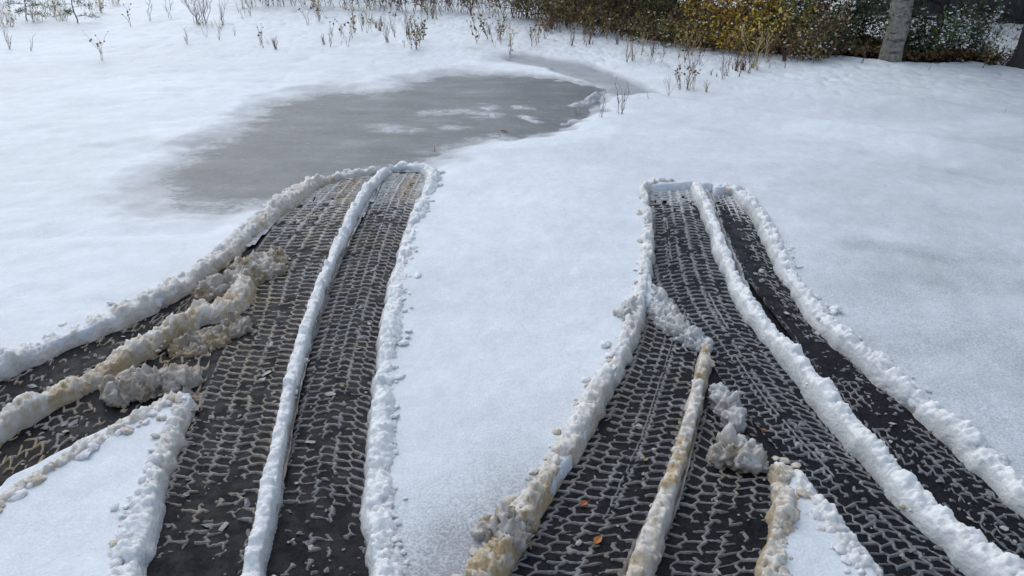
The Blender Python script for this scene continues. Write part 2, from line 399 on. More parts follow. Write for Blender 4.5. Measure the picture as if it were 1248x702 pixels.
# asphalt below everything, pool sheet in the hollow
def sheet(name, poly, z, m, label):
    P3 = [(x, y, z) for x, y in poly]; me = bpy.data.meshes.new(name); me.from_pydata(P3, [], [list(range(len(P3)))]); me.materials.append(m)
    o = obj(name, me); tag(o, label, kind='structure'); return o
sheet('asphalt_yard', [(-8, -8), (8, -8), (8, 4.0), (-8, 4.0)], 0.0, M['asphalt'], 'dark wet asphalt laid bare in the tyre tracks')
xs2 = np.arange(-2.6, 1.6, .016); ys2 = np.arange(2.6, 7.6, .02)
X, Y = np.meshgrid(xs2, ys2, indexing='xy'); P = np.stack([X.ravel(), Y.ravel()], 1)
zz = .012 + .0015 * fbm(P * [1, 2], .15, 91, 3) + .004 * sst(-.16, .05, pool_d(P)) * fbm(P, .03, 92, 3)
pt = np.zeros((len(P), 3)); nr_ = sst(.3, -.4, P[:, 0]) ; pt[:, 0] = sst(-.08 - .10 * nr_, .03, pool_d(P) + (.05 + .07 * nr_) * fbm(P * [1, 2], .12, 93, 4, .6)) ** 1.6
F = grid_faces(len(ys2), len(xs2)); kd = np.minimum(poly_sd(P, POOL), line_d(P, CHAN)) < .5
far = floor_sd(P) > .0
keep = kd[F].all(1) & far[F].all(1)
V, F2, T = compact(np.column_stack([P, zz]), F[keep], pt)
tag(obj('slush_pool', mesh('slush_pool', V, F2, M['pool'], T)), 'grey half-frozen slush pool beyond the tyre tracks', kind='structure')

# ---------------------------------------------------------------- tread prints
ICO = {}
def ico(sub):
    if sub in ICO: return ICO[sub]
    import bmesh
    bm = bmesh.new(); bmesh.ops.create_icosphere(bm, subdivisions=sub, radius=1)
    V = np.array([v.co[:] for v in bm.verts]); F = np.array([[v.index for v in f.verts] for f in bm.faces]); bm.free(); ICO[sub] = (V, F); return ICO[sub]
def rock(seed, sub, amp, flat=.75, wet=.2, stain=0.0):
    V, F = ico(sub); V = V.copy(); n = V / np.linalg.norm(V, axis=1)[:, None]
    q = n + seed * 7.3
    d = amp * (lumps(q, .75, seed) - .4) + amp * .45 * lumps(q, .32, seed + 5) + amp * .4 * fbm(q, .5, seed + 9, 2)
    V = n * (1 + d)[:, None] * [1, .8 + .3 * random.random(), flat]
    return V, F, np.stack([np.full(len(V), stain) * (1 + .5 * vn(q, .5, seed)), wet + .15 * fbm(q, .6, seed + 3, 2), np.full(len(V), .1)], 1)
SHARD = []
for k in range(10):
    V, F, T = rock(200 + k, 1, .2, .38, .9 if k % 4 else .45, .3 if k % 4 == 0 else .0)
    V *= RNG.uniform(.45, 1.35, (len(V), 1)); V[:, 0] *= 1.1; SHARD.append(mesh('crumb', V, F, M['slush'], T, smooth=False))

NET = {  # label, presence, film (far end), stain, pitch, phase, film_len
 'far_fork': ('slushy tyre track along the outermost fork, under the long bank', .70, .45, .35, .040, .1, .25),
 'near_fork': ('short brown tyre track with yellow slush net beside the snow wedge', .70, .05, .85, .046, .4, .1),
 'left_outer': ('wide dark tyre track running past the brown slush heap', .44, .85, .34, .038, .2, 1.25),
 'left_inner': ('dark mostly bare tyre track beside the smooth central snow', .40, .80, .22, .038, .7, 1.0),
 'right_inner': ('tyre track with a complete slush net and two orange leaves', 1.0, .0, .22, .038, .3, .1),
 'right_cross': ('long curving tyre track with straight scored lines in its net', .95, .70, .05, .037, .6, .5),
 'right_middle': ('short tyre track below the grey slush heap', .85, .0, .30, .039, .9, .1),
 'right_outer': ('tyre track curving away beside the long outer bank', .68, .75, .06, .040, .5, .6),
}
for ti, (k, (E, s)) in enumerate(TW.items()):
    label, pres, film, stain, pitch, ph, flen = NET[k]
    root = bpy.data.objects.new('tyre_track', None); C.objects.link(root)
    mid = E[len(E) // 2, :2]; root.location = (mid[0], mid[1], 0); root.empty_display_size = .1
    tag(root, label, 'tyre track', 'tyre tracks pressed through the slush')
    L = s[-1]; dist = E[:, 1]
    # resample along: step grows with distance
    ss = [0.0]
    while ss[-1] < L: ss.append(ss[-1] + max(.0021, .0015 * np.interp(ss[-1], s, dist)))
    ss = np.clip(np.array(ss), 0, L); E2 = np.stack([np.interp(ss, s, E[:, j]) for j in range(6)], 1)
    nu = 126; uu = np.linspace(-.25, 1.25, nu)
    W = np.linalg.norm(E2[:, 2:4] - E2[:, 4:6], axis=1)
    U, SS = np.meshgrid(uu, ss); Wd = W[:, None] * np.ones(nu)
    PX = E2[:, None, 2:4] * (1 - uu)[None, :, None] + E2[:, None, 4:6] * uu[None, :, None]
    Pf = PX.reshape(-1, 2)
    um = (U * .235).ravel() + .0022 * vn(Pf, .03, 70 + ti); sv = SS.ravel() + .003 * vn(Pf, .04, 75 + ti)
    sv = sv + .35 * np.abs(um - .1175) * (1 if ti % 2 else -1) * .6
    ncol = 5; cw = .235 / ncol
    zig = .0062 * (2 * np.abs(((sv / pitch + ph) % 1) * 2 - 1) - 1)
    ua = um + zig; ci = np.floor(ua / cw); fu = (ua / cw - ci)
    dl = np.minimum(fu, 1 - fu) * cw                                   # distance to a zigzag groove
    off = (ci % 2) * .5 + ci * .13 + ph
    slant = np.where(ci % 2 == 0, .22, -.10)
    fs = ((sv + slant * (ua - ci * cw)) / pitch + off) % 1
    dc = np.minimum(fs, 1 - fs) * pitch                                # distance to a cross groove
    wl = .0047 + .0022 * vn(Pf, .03, 80 + ti); wc = .0056 + .0026 * vn(Pf, .025, 84 + ti)
    h = np.maximum(1 - dl / wl, .9 * (1 - dc / wc))
    if k == 'right_cross':
        for u0, a, b_ in ((.115, .55, 1.25), (.16, 1.45, 1.75), (.06, 2.1, 2.6)):
            h = np.maximum(h, np.where((sv > a) & (sv < b_), 1.1 * (1 - np.abs(um - u0) / .0040), -1))
    if k == 'right_inner': h = np.maximum(h, np.where((sv > .45), 1.1 * (1 - np.abs(um - .125 - .004 * vn(Pf, .1, 3)) / .0032), -1))
    h = .0058 * np.where(h > 0, np.sqrt(np.clip(h, 0, 1)), np.clip(h, -1.2, 0))
    # where the slush stayed: patches, broken elsewhere
    pm = vn(Pf, .16, 90 + ti) * .36 + vn(Pf, .05, 93 + ti) * .45 + vn(Pf, .020, 96 + ti) * .62
    Lf = sst(L - flen, L - flen * .15, SS.ravel())
    pr = pres + (1.15 - pres) * np.maximum(Lf, (.78 * sst(1.35, 2.1, Pf[:, 1]) if k in ('left_outer', 'left_inner') else 0))
    have = sst(-.14, .22, pm * 1.15 + (pr - .56) * 1.45)
    if k == 'right_outer': have *= 1 - .8 * np.exp(-((um - .05) / .05) ** 2) * sst(1.0, 1.5, SS.ravel()) * sst(3.4, 2.8, SS.ravel())
    h = h - (1 - have) * .0088 + .0018 * vn(Pf, .020, 120) + .0010 * vn(Pf, .010, 121)
    # pressed film of thin slush over the floor towards the far end
    fm = film * Lf + .08 * (vn(Pf, .16, 99 + ti) - .45)
    if k in ('left_outer', 'near_fork', 'far_fork'): fm = fm + .40 * np.exp(-((Pf[:, 0] + 1.0) / .32) ** 2 - ((Pf[:, 1] - 2.05) / .30) ** 2) * sst(-.25, .35, vn(Pf, .07, 130))
    h = h + np.clip(fm, 0, 1) * .0048 + np.where(fm > .3, .001 * vn(Pf, .006, 101), 0)
    h = h + .0011 * vn(Pf, .008, 103 + ti)
    # ragged slush creeping in from the banks
    eu = np.minimum(um, .235 - um) + .048
    h = np.maximum(h, np.maximum(-.006, .009 * (1 - eu / np.clip(.011 + .010 * vn(Pf, .05, 105 + ti) + .006 * vn(Pf, .015, 108 + ti), .004, .05))))
    Z = h - .0010
    F = grid_faces(len(ss), nu); F = F[(Z[F] > -.0006).any(1)]
    if k in ('far_fork', 'near_fork', 'right_inner', 'right_middle'):
        E0 = TW['left_outer' if 'fork' in k else 'right_cross'][0]; sdm = poly_sd(Pf, np.vstack([E0[::6, 2:4], E0[::-6, 4:6]])); F = F[(sdm[F] > -.004).all(1)]
    st = stain * (.5 + .9 * sst(-.3, .5, vn(Pf, .12, 110 + ti))) + .5 * (k == 'left_outer') * np.exp(-((SS.ravel() - (L - 1.5)) / .35) ** 2) * sst(.16, .06, um)
    if k in ('left_inner', 'left_outer'): st += .55 * np.exp(-((SS.ravel() - (L - .25)) / .22) ** 2 - ((um - .15) / .035) ** 2)
    wt = (1.0 if pres < .6 else .93) - .80 * Lf * film - 26 * np.clip(Z - .003, 0, .02) + .15 * vn(Pf, .05, 112)
    mg = (U.ravel() < 0) | (U.ravel() > 1)
    for q in JUNC: F = F[~(mg & (poly_sd(Pf, q) < .03))[F].any(1)]
    V, F2, T = compact(np.column_stack([Pf, np.maximum(Z, -.003)]), F, np.stack([st, wt, np.full(len(st), .15)], 1))
    V = V - [mid[0], mid[1], 0]
    net = obj('tread_net', mesh('tread_net', V, F2, M['slush'], T), root); net['kind'] = 'stuff'
    # loose crumbs of slush lying on the floor
    nc = {'left_outer': 62, 'left_inner': 62, 'right_outer': 52, 'right_cross': 38, 'far_fork': 24, 'right_inner': 16, 'right_middle': 20, 'near_fork': 16}[k]
    for j in range(int(nc * 1.5)):
        q = int((random.random() ** 1.2) * (len(ss) - 1)); a = random.uniform(.08, .92)
        p = E2[q, 2:4] * (1 - a) + E2[q, 4:6] * a
        if p[1] < .9: continue
        c = obj('slush_crumb', SHARD[random.randrange(10)], root, (p[0] - mid[0], p[1] - mid[1], .003))
        r = random.choice((.0025, .003, .004, .005, .007, .010)) * (1.25 if p[1] > 2 else 1); c.scale = (r * random.uniform(.7, 1.5), r, r * random.uniform(.5, 1))
        c.rotation_euler = (random.uniform(-.3, .3), random.uniform(-.3, .3), random.uniform(0, 6.28))

# ---------------------------------------------------------------- snow banks and ridges
CLOD = [rock(300 + k, 3, .55, .8, .08, 0) for k in range(7)]
CLOD = [(V * (1 + .22 * facets(V, .5, 9 + i) + .10 * facets(V, .22, 19 + i))[:, None], F, T) for i, (V, F, T) in enumerate(CLOD)]
CLODM = [mesh('clod', V, F, M['ridge_snow'], T) for V, F, T in CLOD]
CLODB = [mesh('clod_stained', V, F, M['ridge_snow'], np.column_stack([np.full(len(T), .65), T[:, 1], T[:, 2]])) for V, F, T in CLOD]
def ridge(name, label, pts, width, height_, side=0, stain=0.0, rough=1.0, wet=.1, clods=0, group=None, cat='snow bank', m='ridge_snow', seed=1, taper=(.08, .08), stain_fn=None, zc=.03, stain_side=0):
    """pts: traced centre line; side -1/+1 = which side (left/right of travel) is the open floor, 0 = both"""
    height = height_ * (.90 if cat == 'snow bank' else .85)
    W = gpl([p[:2] for p in pts], zc); sc_ = np.array([p[2] if len(p) > 2 else 1.0 for p in pts])
    E, s = spline(np.column_stack([W, sc_]), .004)
    L = s[-1]; ss = [0.0]
    while ss[-1] < L: ss.append(ss[-1] + max(.0034, .0022 * np.interp(ss[-1], s, E[:, 1])))
    ss = np.clip(np.array(ss), 0, L); c = np.stack([np.interp(ss, s, E[:, j]) for j in range(3)], 1)
    d = np.gradient(c[:, :2], axis=0); d /= np.linalg.norm(d, axis=1)[:, None] + 1e-9
    nrm = np.stack([d[:, 1], -d[:, 0]], 1)                      # to the right of travel
    n1 = np.column_stack([ss, np.full(len(ss), seed * 3.7)])
    end = np.sqrt(np.clip(sst(0, taper[0], ss) * sst(0, taper[1], L - ss), .0, 1)); end = np.maximum(end, .02)
    wv = (width * (.92 if cat == 'snow bank' and not side else .90)) * .5 * c[:, 2] * (1 + .20 * rough * vn(n1, .16, seed) + .20 * rough * vn(n1, .05, seed + 2)) * end
    hv = height * np.sqrt(c[:, 2]) * (1 + .30 * rough * vn(n1, .14, seed + 4) + .24 * rough * vn(n1, .035, seed + 6)) * end
    k = 46; tt = np.linspace(0, 1, k); kn = [0, .36, .44, .5, .56, .64, 1]
    ox = np.interp(tt, kn, [-1, -.60, -.32, 0, .32, .60, 1]); oz = np.interp(tt, kn, [0, .84, .96, 1, .96, .84, 0])
    wt_ = np.maximum(sst(.41, .34, tt) * (side != 1), sst(.59, .66, tt) * (side != -1))
    if side:                                                   # open side steep, other side a long crumbling shoulder
        out = (ox * side < 0); ox = np.where(out, -side * (2 * np.abs(tt - .5)) * 1.45, ox * .95); oz = np.where(out, np.cos(math.pi * np.clip(np.abs(tt - .5), 0, .5)) ** 1.3, oz)
    if cat == 'slush heap': th = tt * math.pi; ox = -np.cos(th); oz = np.sin(th) ** .7; wt_ = wt_ * 0
    kr = np.array([.25, .5, .25]); oz[1:-1] = np.convolve(oz, kr, 'same')[1:-1]; cx = ox / np.abs(ox).max()
    PX = c[:, None, :2] + nrm[:, None, :] * (ox[None, :, None] * wv[:, None, None])
    Z = oz[None, :] * hv[:, None] - .006
    V = np.concatenate([PX, Z[..., None]], -1).reshape(-1, 3)
    # surface normal of the swept arch
    A = V.reshape(len(ss), k, 3); du = np.gradient(A, axis=0); dv = np.gradient(A, axis=1)
    nn = np.cross(dv, du).reshape(-1, 3); nn /= np.linalg.norm(nn, axis=1)[:, None] + 1e-12
    up = (nn * (A - np.concatenate([c[:, None, :2].repeat(k, 1), np.full((len(ss), k, 1), .01)], -1)).reshape(-1, 3)).sum(1); nn *= np.sign(np.median(up)) or 1
    hz = np.tile(oz, len(ss)); cxx = np.tile(cx, len(ss))
    wall = np.tile(wt_, len(ss))                            # pressed smooth wall of the open side
    am = rough * (1 - .88 * wall) * np.repeat(np.minimum(1, end + .1), k)
    top = sst(.70, .97, hz)
    big = lumps(V, .034, seed + 10); med = lumps(V, .0155, seed + 20)
    fa = facets(V, .016, seed + 70); fb = facets(V, .0075, seed + 75)
    D = am * (.010 * (big - .35) + .0055 * (med - .4) + .0052 * fa + .0026 * fb + .0022 * fbm(V, .010, seed + 30, 2)) + wall * (.0020 * fbm(V, .03, seed + 36, 3) + .0009 * fb)
    if cat == 'slush heap': D = D + .012 * facets(V, .032, seed + 81) + .006 * facets(V, .018, seed + 85)
    # spiky crest
    D2 = max(rough, .9) * top * .022 * np.clip(fbm(V * [1, 1, .2], .020, seed + 40, 2) + .15, 0, 1)
    V = V + nn * D[:, None]; V[:, 2] += D2
    V[:, 2] = np.maximum(V[:, 2], -.012)
    st = np.full(len(V), float(stain))
    if stain_fn is not None: st = stain_fn(V) * 1.0
    sn = sst(-.25, .45, fbm(V, .09, seed + 50, 3))
    stain_side = stain_side or side
    if stain_side: sn = sn * .6 + .9 * np.clip(cxx * stain_side, 0, 1)
    st = st * (.75 + .9 * sn) * (.85 + .6 * (1 - big))
    wt = wet + .85 * sst(1.0, .05, hz) * (.45 + .55 * wall) + .22 * (.5 - med) * top - .10 * fa * am + .10 * fbm(V, .05, seed + 60, 2)
    T = np.stack([st, wt, np.full(len(st), .12)], 1)
    mid = c[len(c) // 2]; V = V - [mid[0], mid[1], 0]
    o = obj(name, mesh(name, V, grid_faces(len(ss), k)[:, ::-1], M[m], T), None, (mid[0], mid[1], 0))
    tag(o, label, cat, group)
    for j in range(int(clods * 1.8)):
        q = random.randrange(3, len(ss) - 3)
        if c[q, 1] < .75: continue
        sd_ = -side if side else random.choice((-1, 1))
        a = random.uniform(.25, 1.45 if random.random() < .3 else 1.05) * sd_ if random.random() < .8 else random.uniform(-.5, .5)
        p = c[q, :2] + nrm[q] * a * wv[q]
        r = random.choice((.004, .005, .006, .007, .009, .012)) * random.uniform(.8, 1.3) * (.75 if side == 0 else 1)
        zt = hv[q] * max(0, 1 - abs(a) ** 2) ** .5 * .85 - .006 if abs(a) < 1 else 0
        zt = max(zt, (ZS + .004 if side else .004)) 
        sv_ = stain if stain_fn is None else float(stain_fn(np.array([[p[0], p[1], 0]]))[0])
        cl = obj('clod', (CLODB if random.random() < sv_ * 1.3 else CLODM)[random.randrange(7)], o, (p[0] - mid[0], p[1] - mid[1], zt))
        cl.scale = (r * random.uniform(.8, 1.4), r * random.uniform(.8, 1.2), r * random.uniform(.45, .8)); cl.rotation_euler = (random.uniform(-.5, .5), random.uniform(-.5, .5), random.uniform(0, 6.28))
    return o
GR = 'snow banks thrown up along the tyre tracks'
def yband(a, b_, v0, v1):        # stain varying with distance y
    return lambda V: v0 + (v1 - v0) * sst(a, b_, V[:, 1])
ridge('snow_bank', 'long white bank edging the outermost fork, meeting the pool',
      [(-90,492,1.1),(0,446,1.1),(60,418,1.1),(118,394,1.1),(170,372,1.1),(222,344,1.1),(262,315,1.15),(300,282,1.2),(340,250,1.2),(375,226,1.2),(408,214,.8)],
      .125, .052, +1, 0, 1.1, .02, 34, GR, seed=11, stain_fn=lambda V: .14 + .38 * np.exp(-((V[:, 0] + 1.05) / .5) ** 2) * sst(.0, .2, 1 - .0 * V[:, 0]))
ridge('snow_bank', 'brown stained ridge between the two forked tracks at the frame edge',
      MID_RIDGES['fork'],
      .105, .055, 0, .68, 1.0, .12, 20, GR, seed=23)
ridge('slush_heap', 'lumpy grey slush heap where the outer tracks meet',
      [(232,352,.7),(262,346,1),(292,336,1.25),(318,318,1.2),(338,300,.8)], .15, .036, 0, .80, 1.5, .2, 14, cat='slush heap', m='slush', seed=31, taper=(.06, .08))
ridge('slush_heap', 'brown slush heap over the tip of the snow wedge',
      [(118,478,.7),(150,470,1.1),(190,462,1.35),(222,458,1.1),(240,462,.7)], .115, .046, 0, .80, 1.5, .2, 14, cat='slush heap', m='slush', seed=37, taper=(.05, .05))
ridge('slush_heap', 'flat grey slush smear beside the brown ridge end',
      [(205,425,.7),(240,410,1.1),(275,398,1),(300,380,.6)], .14, .016, 0, .80, 1.5, .55, 8, cat='slush heap', m='slush', seed=39, taper=(.06, .06))
ridge('snow_bank', 'stained bank along the upper side of the snow wedge',
      [(-90,682,1),(-10,622,1),(30,592,1),(70,567,1),(120,538,1.05),(165,512,1.1),(205,490,1.1),(232,476,1)],
      .085, .044, -1, .42, 1.1, .06, 26, GR, seed=41)
ridge('snow_bank', 'broad white bank along the inner side of the snow wedge',
      [(120,790,1.1),(148,700,1.1),(165,650,1.05),(185,590,1),(203,540,1),(218,500,1),(228,474,.9)],
      .108, .048, +1, 0, 1.0, .04, 22, GR, seed=43, stain_fn=yband(1.55, 1.9, .02, .30))
ridge('snow_bank', 'slim smooth white ridge dividing the pair of dark tracks by the pool',
      MID_RIDGES['left'],
      .066, .060, 0, .04, .62, .02, 10, GR, seed=53)
ridge('snow_bank', 'crumbly white bank on the left edge of the smooth central snow',
      [(478,790,1.15),(472,700,1.1),(465,650,1),(461,590,.98),(464,530,1),(468,470,1),(474,410,1),(484,350,1),(498,295,1.05),(514,252,1.1),(527,220,1.1),(521,207,.75),(500,202,.5),(470,204,.4)],
      .112, .052, -1, .03, 1.05, .0, 52, GR, seed=61)
ridge('snow_bank', 'stained crumbly bank on the right edge of the smooth central snow',
      [(535,790,1.1),(588,702,1.1),(620,655,1.1),(655,600,1.05),(690,545,1),(722,490,1),(750,440,1),(770,395,1),(783,345,.95),(789,300,.9),(788,260,.85),(785,232,.85),(800,222,.55),(830,222,.45)],
      .092, .052, +1, 0, 1.1, .03, 40, GR, seed=67, stain_fn=lambda V: .26 + .80 * sst(2.3, 1.2, V[:, 1]))
ridge('snow_bank', 'narrow tapering ridge dividing the two netted middle tracks',
      MID_RIDGES['taper'],
      .070, .058, 0, .66, .75, .06, 14, GR, seed=71)
ridge('snow_bank', 'tall white ridge dividing the two tracks that curve away on the right',
      MID_RIDGES['right'],
      .082, .064, 0, .07, .85, .04, 20, GR, seed=79)
ridge('snow_bank', 'long outer bank bordering the open snow on the right',
      [(1440,765,1.2),(1340,680,1.2),(1258,612,1.15),(1212,568,1.1),(1165,525,1.1),(1110,478,1.1),(1058,437,1.05),(1015,400,1),(982,362,1),(958,322,1),(936,280,1),(915,248,.95),(893,231,.75),(866,226,.5)],
      .096, .055, -1, .06, 1.1, .04, 42, GR, seed=83)
ridge('snow_bank', 'brown stained bank on the upper edge of the small snow triangle',
      [(940,790,1.1),(940,702,1.1),(950,650,1.05),(957,610,1),(955,580,1),(938,558,1.1)],
      .078, .054, -1, .74, 1.15, .1, 20, GR, seed=89)
ridge('snow_bank', 'white bank sloping off the small snow triangle to the curving track',
      [(1140,790,1.1),(1062,702,1.1),(1030,660,1.05),(1000,620,1),(975,590,1),(950,562,1)],
      .105, .046, +1, .16, 1.1, .05, 16, GR, seed=97)
ridge('slush_heap', 'icy grey slush heap at the head of the small snow triangle',
      [(868,536,.8),(888,545,1.15),(912,553,1.1),(938,552,.8)], .105, .052, 0, .40, 1.7, .12, 16, cat='slush heap', m='slush', seed=101, taper=(.05, .05))
ridge('slush_heap', 'small glassy slush heap beside the narrow tapering ridge',
      [(872,470,.5),(884,490,1),(893,506,.9),(898,520,.5)], .075, .042, 0, .2, 1.7, .2, 10, cat='slush heap', m='slush', seed=103, taper=(.04, .04))
ridge('slush_heap', 'grey slush trail crossing between the right-hand tracks',
      [(797,345,.6),(806,368,1),(822,392,1.2),(845,408,1),(864,424,.6)], .085, .034, 0, .15, 1.5, .1, 14, cat='slush heap', m='slush', seed=107, taper=(.06, .06))
ridge('slush_heap', 'stained crumbly clump bulging from the central snow edge nearest the camera',
      [(592,668,.8),(604,655,1.15),(622,640,1),(640,622,.6)], .10, .062, 0, .70, 1.5, .12, 8, cat='slush heap', m='slush', seed=109, taper=(.04, .05))
ridge('slush_heap', 'white clump bulging halfway along the stained central bank',
      [(752,392,.6),(764,384,1.1),(776,372,.9),(786,362,.5)], .085, .056, 0, .22, 1.3, .05, 6, cat='slush heap', m='slush', seed=113, taper=(.04, .05))

ridge('snow_bank', 'thin slush lip where the wide left track runs out at the pool',
      [(402,216,.8),(420,210,1),(440,207,1),(462,206,.9)], .09, .026, 0, .22, 1.2, .30, 6, GR, seed=127, taper=(.05, .05))
# ---------------------------------------------------------------- plants
class MB:
    def __init__(s): s.V = []; s.F = []; s.m = []; s.n = 0
    def add(s, V, F, mi=0):
        V = np.asarray(V, float); F = np.asarray(F)
        if F.shape[1] == 3: F = np.column_stack([F, F[:, 2]])
        s.V.append(V); s.F.append(F + s.n); s.m.append(np.full(len(F), mi)); s.n += len(V)
    def tube(s, pts, r0, r1, mi=0, k=4):
        pts = np.asarray(pts, float); n = len(pts); d = np.gradient(pts, axis=0); d /= np.linalg.norm(d, axis=1)[:, None] + 1e-9
        a = np.cross(d, [.3, .9, .31]); a /= np.linalg.norm(a, axis=1)[:, None] + 1e-9; b_ = np.cross(d, a)
        th = np.linspace(0, 2 * math.pi, k, endpoint=False); r = np.linspace(r0, r1, n)
        V = pts[:, None] + r[:, None, None] * (a[:, None] * np.cos(th)[None, :, None] + b_[:, None] * np.sin(th)[None, :, None])
        i = np.arange(n - 1)[:, None] * k; j = np.arange(k)[None]
        F = np.stack([i + j, i + (j + 1) % k, i + k + (j + 1) % k, i + k + j], -1).reshape(-1, 4); s.add(V.reshape(-1, 3), F, mi)
    def leaves(s, P, size, mi=0, asp=.5, up=0.0):
        """folded pointed leaves at points P"""
        P = np.asarray(P, float); n = len(P)
        if not n: return
        d = RNG.normal(size=(n, 3)); d[:, 2] += up; d /= np.linalg.norm(d, axis=1)[:, None]
        e = np.cross(d, RNG.normal(size=(n, 3))); e /= np.linalg.norm(e, axis=1)[:, None] + 1e-9; f = np.cross(d, e)
        L = (size * RNG.uniform(.6, 1.3, n))[:, None]
        V = np.stack([P, P + d * L * .5 + e * L * asp * .5 + f * L * .08, P + d * L, P + d * L * .5 - e * L * asp * .5 + f * L * .08], 1).reshape(-1, 3)
        i = np.arange(n) * 4; s.add(V, np.stack([i, i + 1, i + 2, i + 3], 1), mi)
    def blobs(s, P, size, mi=0, flat=.6):
        V0, F0 = ico(1)
        for p in P:
            r = size * random.uniform(.5, 1.4); s.add(V0 * [r * random.uniform(.8, 1.5), r, r * flat] + p + RNG.normal(size=V0.shape) * r * .12, F0, mi)
    def build(s, name, mats, parent=None, loc=(0, 0, 0), smooth=False):
        V = np.vstack(s.V); F = np.vstack(s.F); mm = np.concatenate(s.m)
        me = bpy.data.meshes.new(name); tri = F[:, 2] == F[:, 3]
        faces = [tuple(f[:3]) if t_ else tuple(f) for f, t_ in zip(F.tolist(), tri)]
        me.from_pydata(V.tolist(), [], faces); me.polygons.foreach_set('material_index', mm.astype(np.int32))
        me.polygons.foreach_set('use_smooth', np.full(len(faces), smooth, bool))
        for x in mats: me.materials.append(M[x])
        return obj(name, me, parent, loc)
def stem_path(h, lean, az, n=5, wob=.04, base=(0, 0, -.03)):
    t_ = np.linspace(0, 1, n)[:, None]; d = np.array([math.cos(az), math.sin(az), 0])
    P = np.array(base) + t_ * [0, 0, h + .03] + (t_ ** 1.5) * d * lean * h
    P[1:] += RNG.normal(size=(n - 1, 3)) * wob * h * [1, 1, .2]; return P

# --- weeds poking out of the snow
def weed_mesh(kind):
    b_ = MB(); n = {'stalk': 2, 'seed': 2, 'fork': 4, 'leafy': 3, 'tuft': 8, 'stub': 1}[kind]; h = {'stub': .05, 'tuft': .12}.get(kind, .2)
    for i in range(n):
        hh = h * random.uniform(.6, 1.1); p = stem_path(hh, random.uniform(.05, .5), random.uniform(0, 6.28), 6, .05); b_.tube(p, .0028, .0012, 0)
        if kind in ('fork', 'seed', 'leafy'):
            for j in range(random.randint(2, 4)):
                q = p[random.randint(2, 5)]; e = stem_path(hh * .35, random.uniform(.4, 1.0), random.uniform(0, 6.28), 4, .06, q + [0, 0, .03]); e[:, 2] -= .03
                b_.tube(e, .0018, .0009, 0, 3)
                if kind == 'seed': b_.blobs([e[-1]], .008, 1, 1.1)
                if kind == 'leafy': b_.leaves(e[[-1, -2]], .032, 2, .6)
        if kind == 'leafy': b_.leaves(p[2:], .034, 2, .6)
        if kind == 'seed': b_.blobs([p[-1]], .010, 1, 1.2)
    return b_
WEED = {}
for kind in ('stalk', 'seed', 'fork', 'leafy', 'tuft', 'stub'):
    WEED[kind] = []
    for v_ in range(4):
        o = weed_mesh(kind).build('weed', [('red_twig', 'twig', 'straw', 'twig')[v_], 'leaf_brown', ('leaf_olive', 'leaf_yellow', 'leaf_brown', 'leaf_olive')[v_]]); WEED[kind].append(o.data); bpy.data.objects.remove(o)
WLAB = {'stalk': 'bare thin stalk', 'seed': 'dark-headed stalk', 'fork': 'forked bare twiglet', 'leafy': 'olive-leaved stem', 'tuft': 'tuft of bare stems', 'stub': 'short snapped stub'}
def weed(kind, x, y, sc, label, group=None, cat='weed'):
    """x, y on the photo give the foot of the plant on the snow"""
    p = gp(x, y, .035); o = obj('weed', random.choice(WEED[kind]), None, (p[0], p[1], ground_z(p[0], p[1]) + .0))
    o.scale = (sc,) * 3; o.rotation_euler = (0, 0, random.uniform(0, 6.28)); tag(o, label, cat, group); return o
for kind, x, y, sc, lab in (
    ('seed', 125, 77, 1.0, 'small bent twig with dark buds alone on the open snow, near the frame corner'),
    ('stalk', 38, 64, 1.0, 'thin upright stalk left of the bent budded twig'),
    ('fork', 12, 62, .9, 'forked stalk at the very edge of the frame'),
    ('seed', 160, 34, .9, 'dark-headed stalk between the sapling and the red twiggy shrub'),
    ('leafy', 502, 62, .8, 'lone sprig with round olive leaves above the pool'),
    ('leafy', 432, 42, 1.0, 'stem with a yellow-green leaf cluster left of the lone sprig'),
    ('leafy', 582, 54, 1.2, 'leafy yellow-green stem cluster beyond the lone sprig'),
    ('leafy', 622, 66, .8, 'drooping sprig with dark leaves at the head of the pool channel'),
    ('leafy', 656, 54, .9, 'small leafy sprig at the foot of the thicket'),
    ('stub', 610, 162, 1.2, 'brown stub standing in the slush pool'),
    ('stub', 529, 180, 1.0, 'dark stub on the near lip of the slush pool'),
    ('stub', 703, 134, 1.3, 'olive-brown stub in the snow lobe at the pool edge'),
    ('fork', 733, 143, .7, 'tiny forked twig near the pool channel mouth'),
    ('fork', 757, 139, .9, 'thin leaning twig just beyond the channel mouth'),
    ('stub', 790, 127, 1.0, 'dark bud at the end of the pool channel'),
    ('seed', 806, 80, .6, 'dark seed head over flat snow right of the channel'),
    ('seed', 852, 84, .7, 'seed head stalk on the snow shoulder below the yellow shrub'),
    ('tuft', 905, 90, 1.3, 'clump of upright bare twigs on the snow shoulder'),
    ('fork', 916, 88, 1.6, 'tall leaning bare twig on the snow shoulder'),
    ('tuft', 955, 80, 1.4, 'fan of bare twigs at the foot of the orange-brown shrub'),
    ('fork', 1050, 82, .9, 'fallen arching twig before the birch'),
    ('stub', 1130, 90, .9, 'dark stub on the snow right of the birch'),
    ('fork', 1010, 76, .9, 'bent twig on the crest left of the birch'),
    ('leafy', 1196, 88, .8, 'brown seedling near the corner tree trunk'),
    ('stub', 1224, 142, .7, 'lone dark fleck of bark on the open snow')):
    weed(kind, x, y, sc, lab)
ORD = 'first second third fourth fifth sixth seventh eighth ninth tenth eleventh twelfth thirteenth fourteenth fifteenth sixteenth seventeenth'.split()
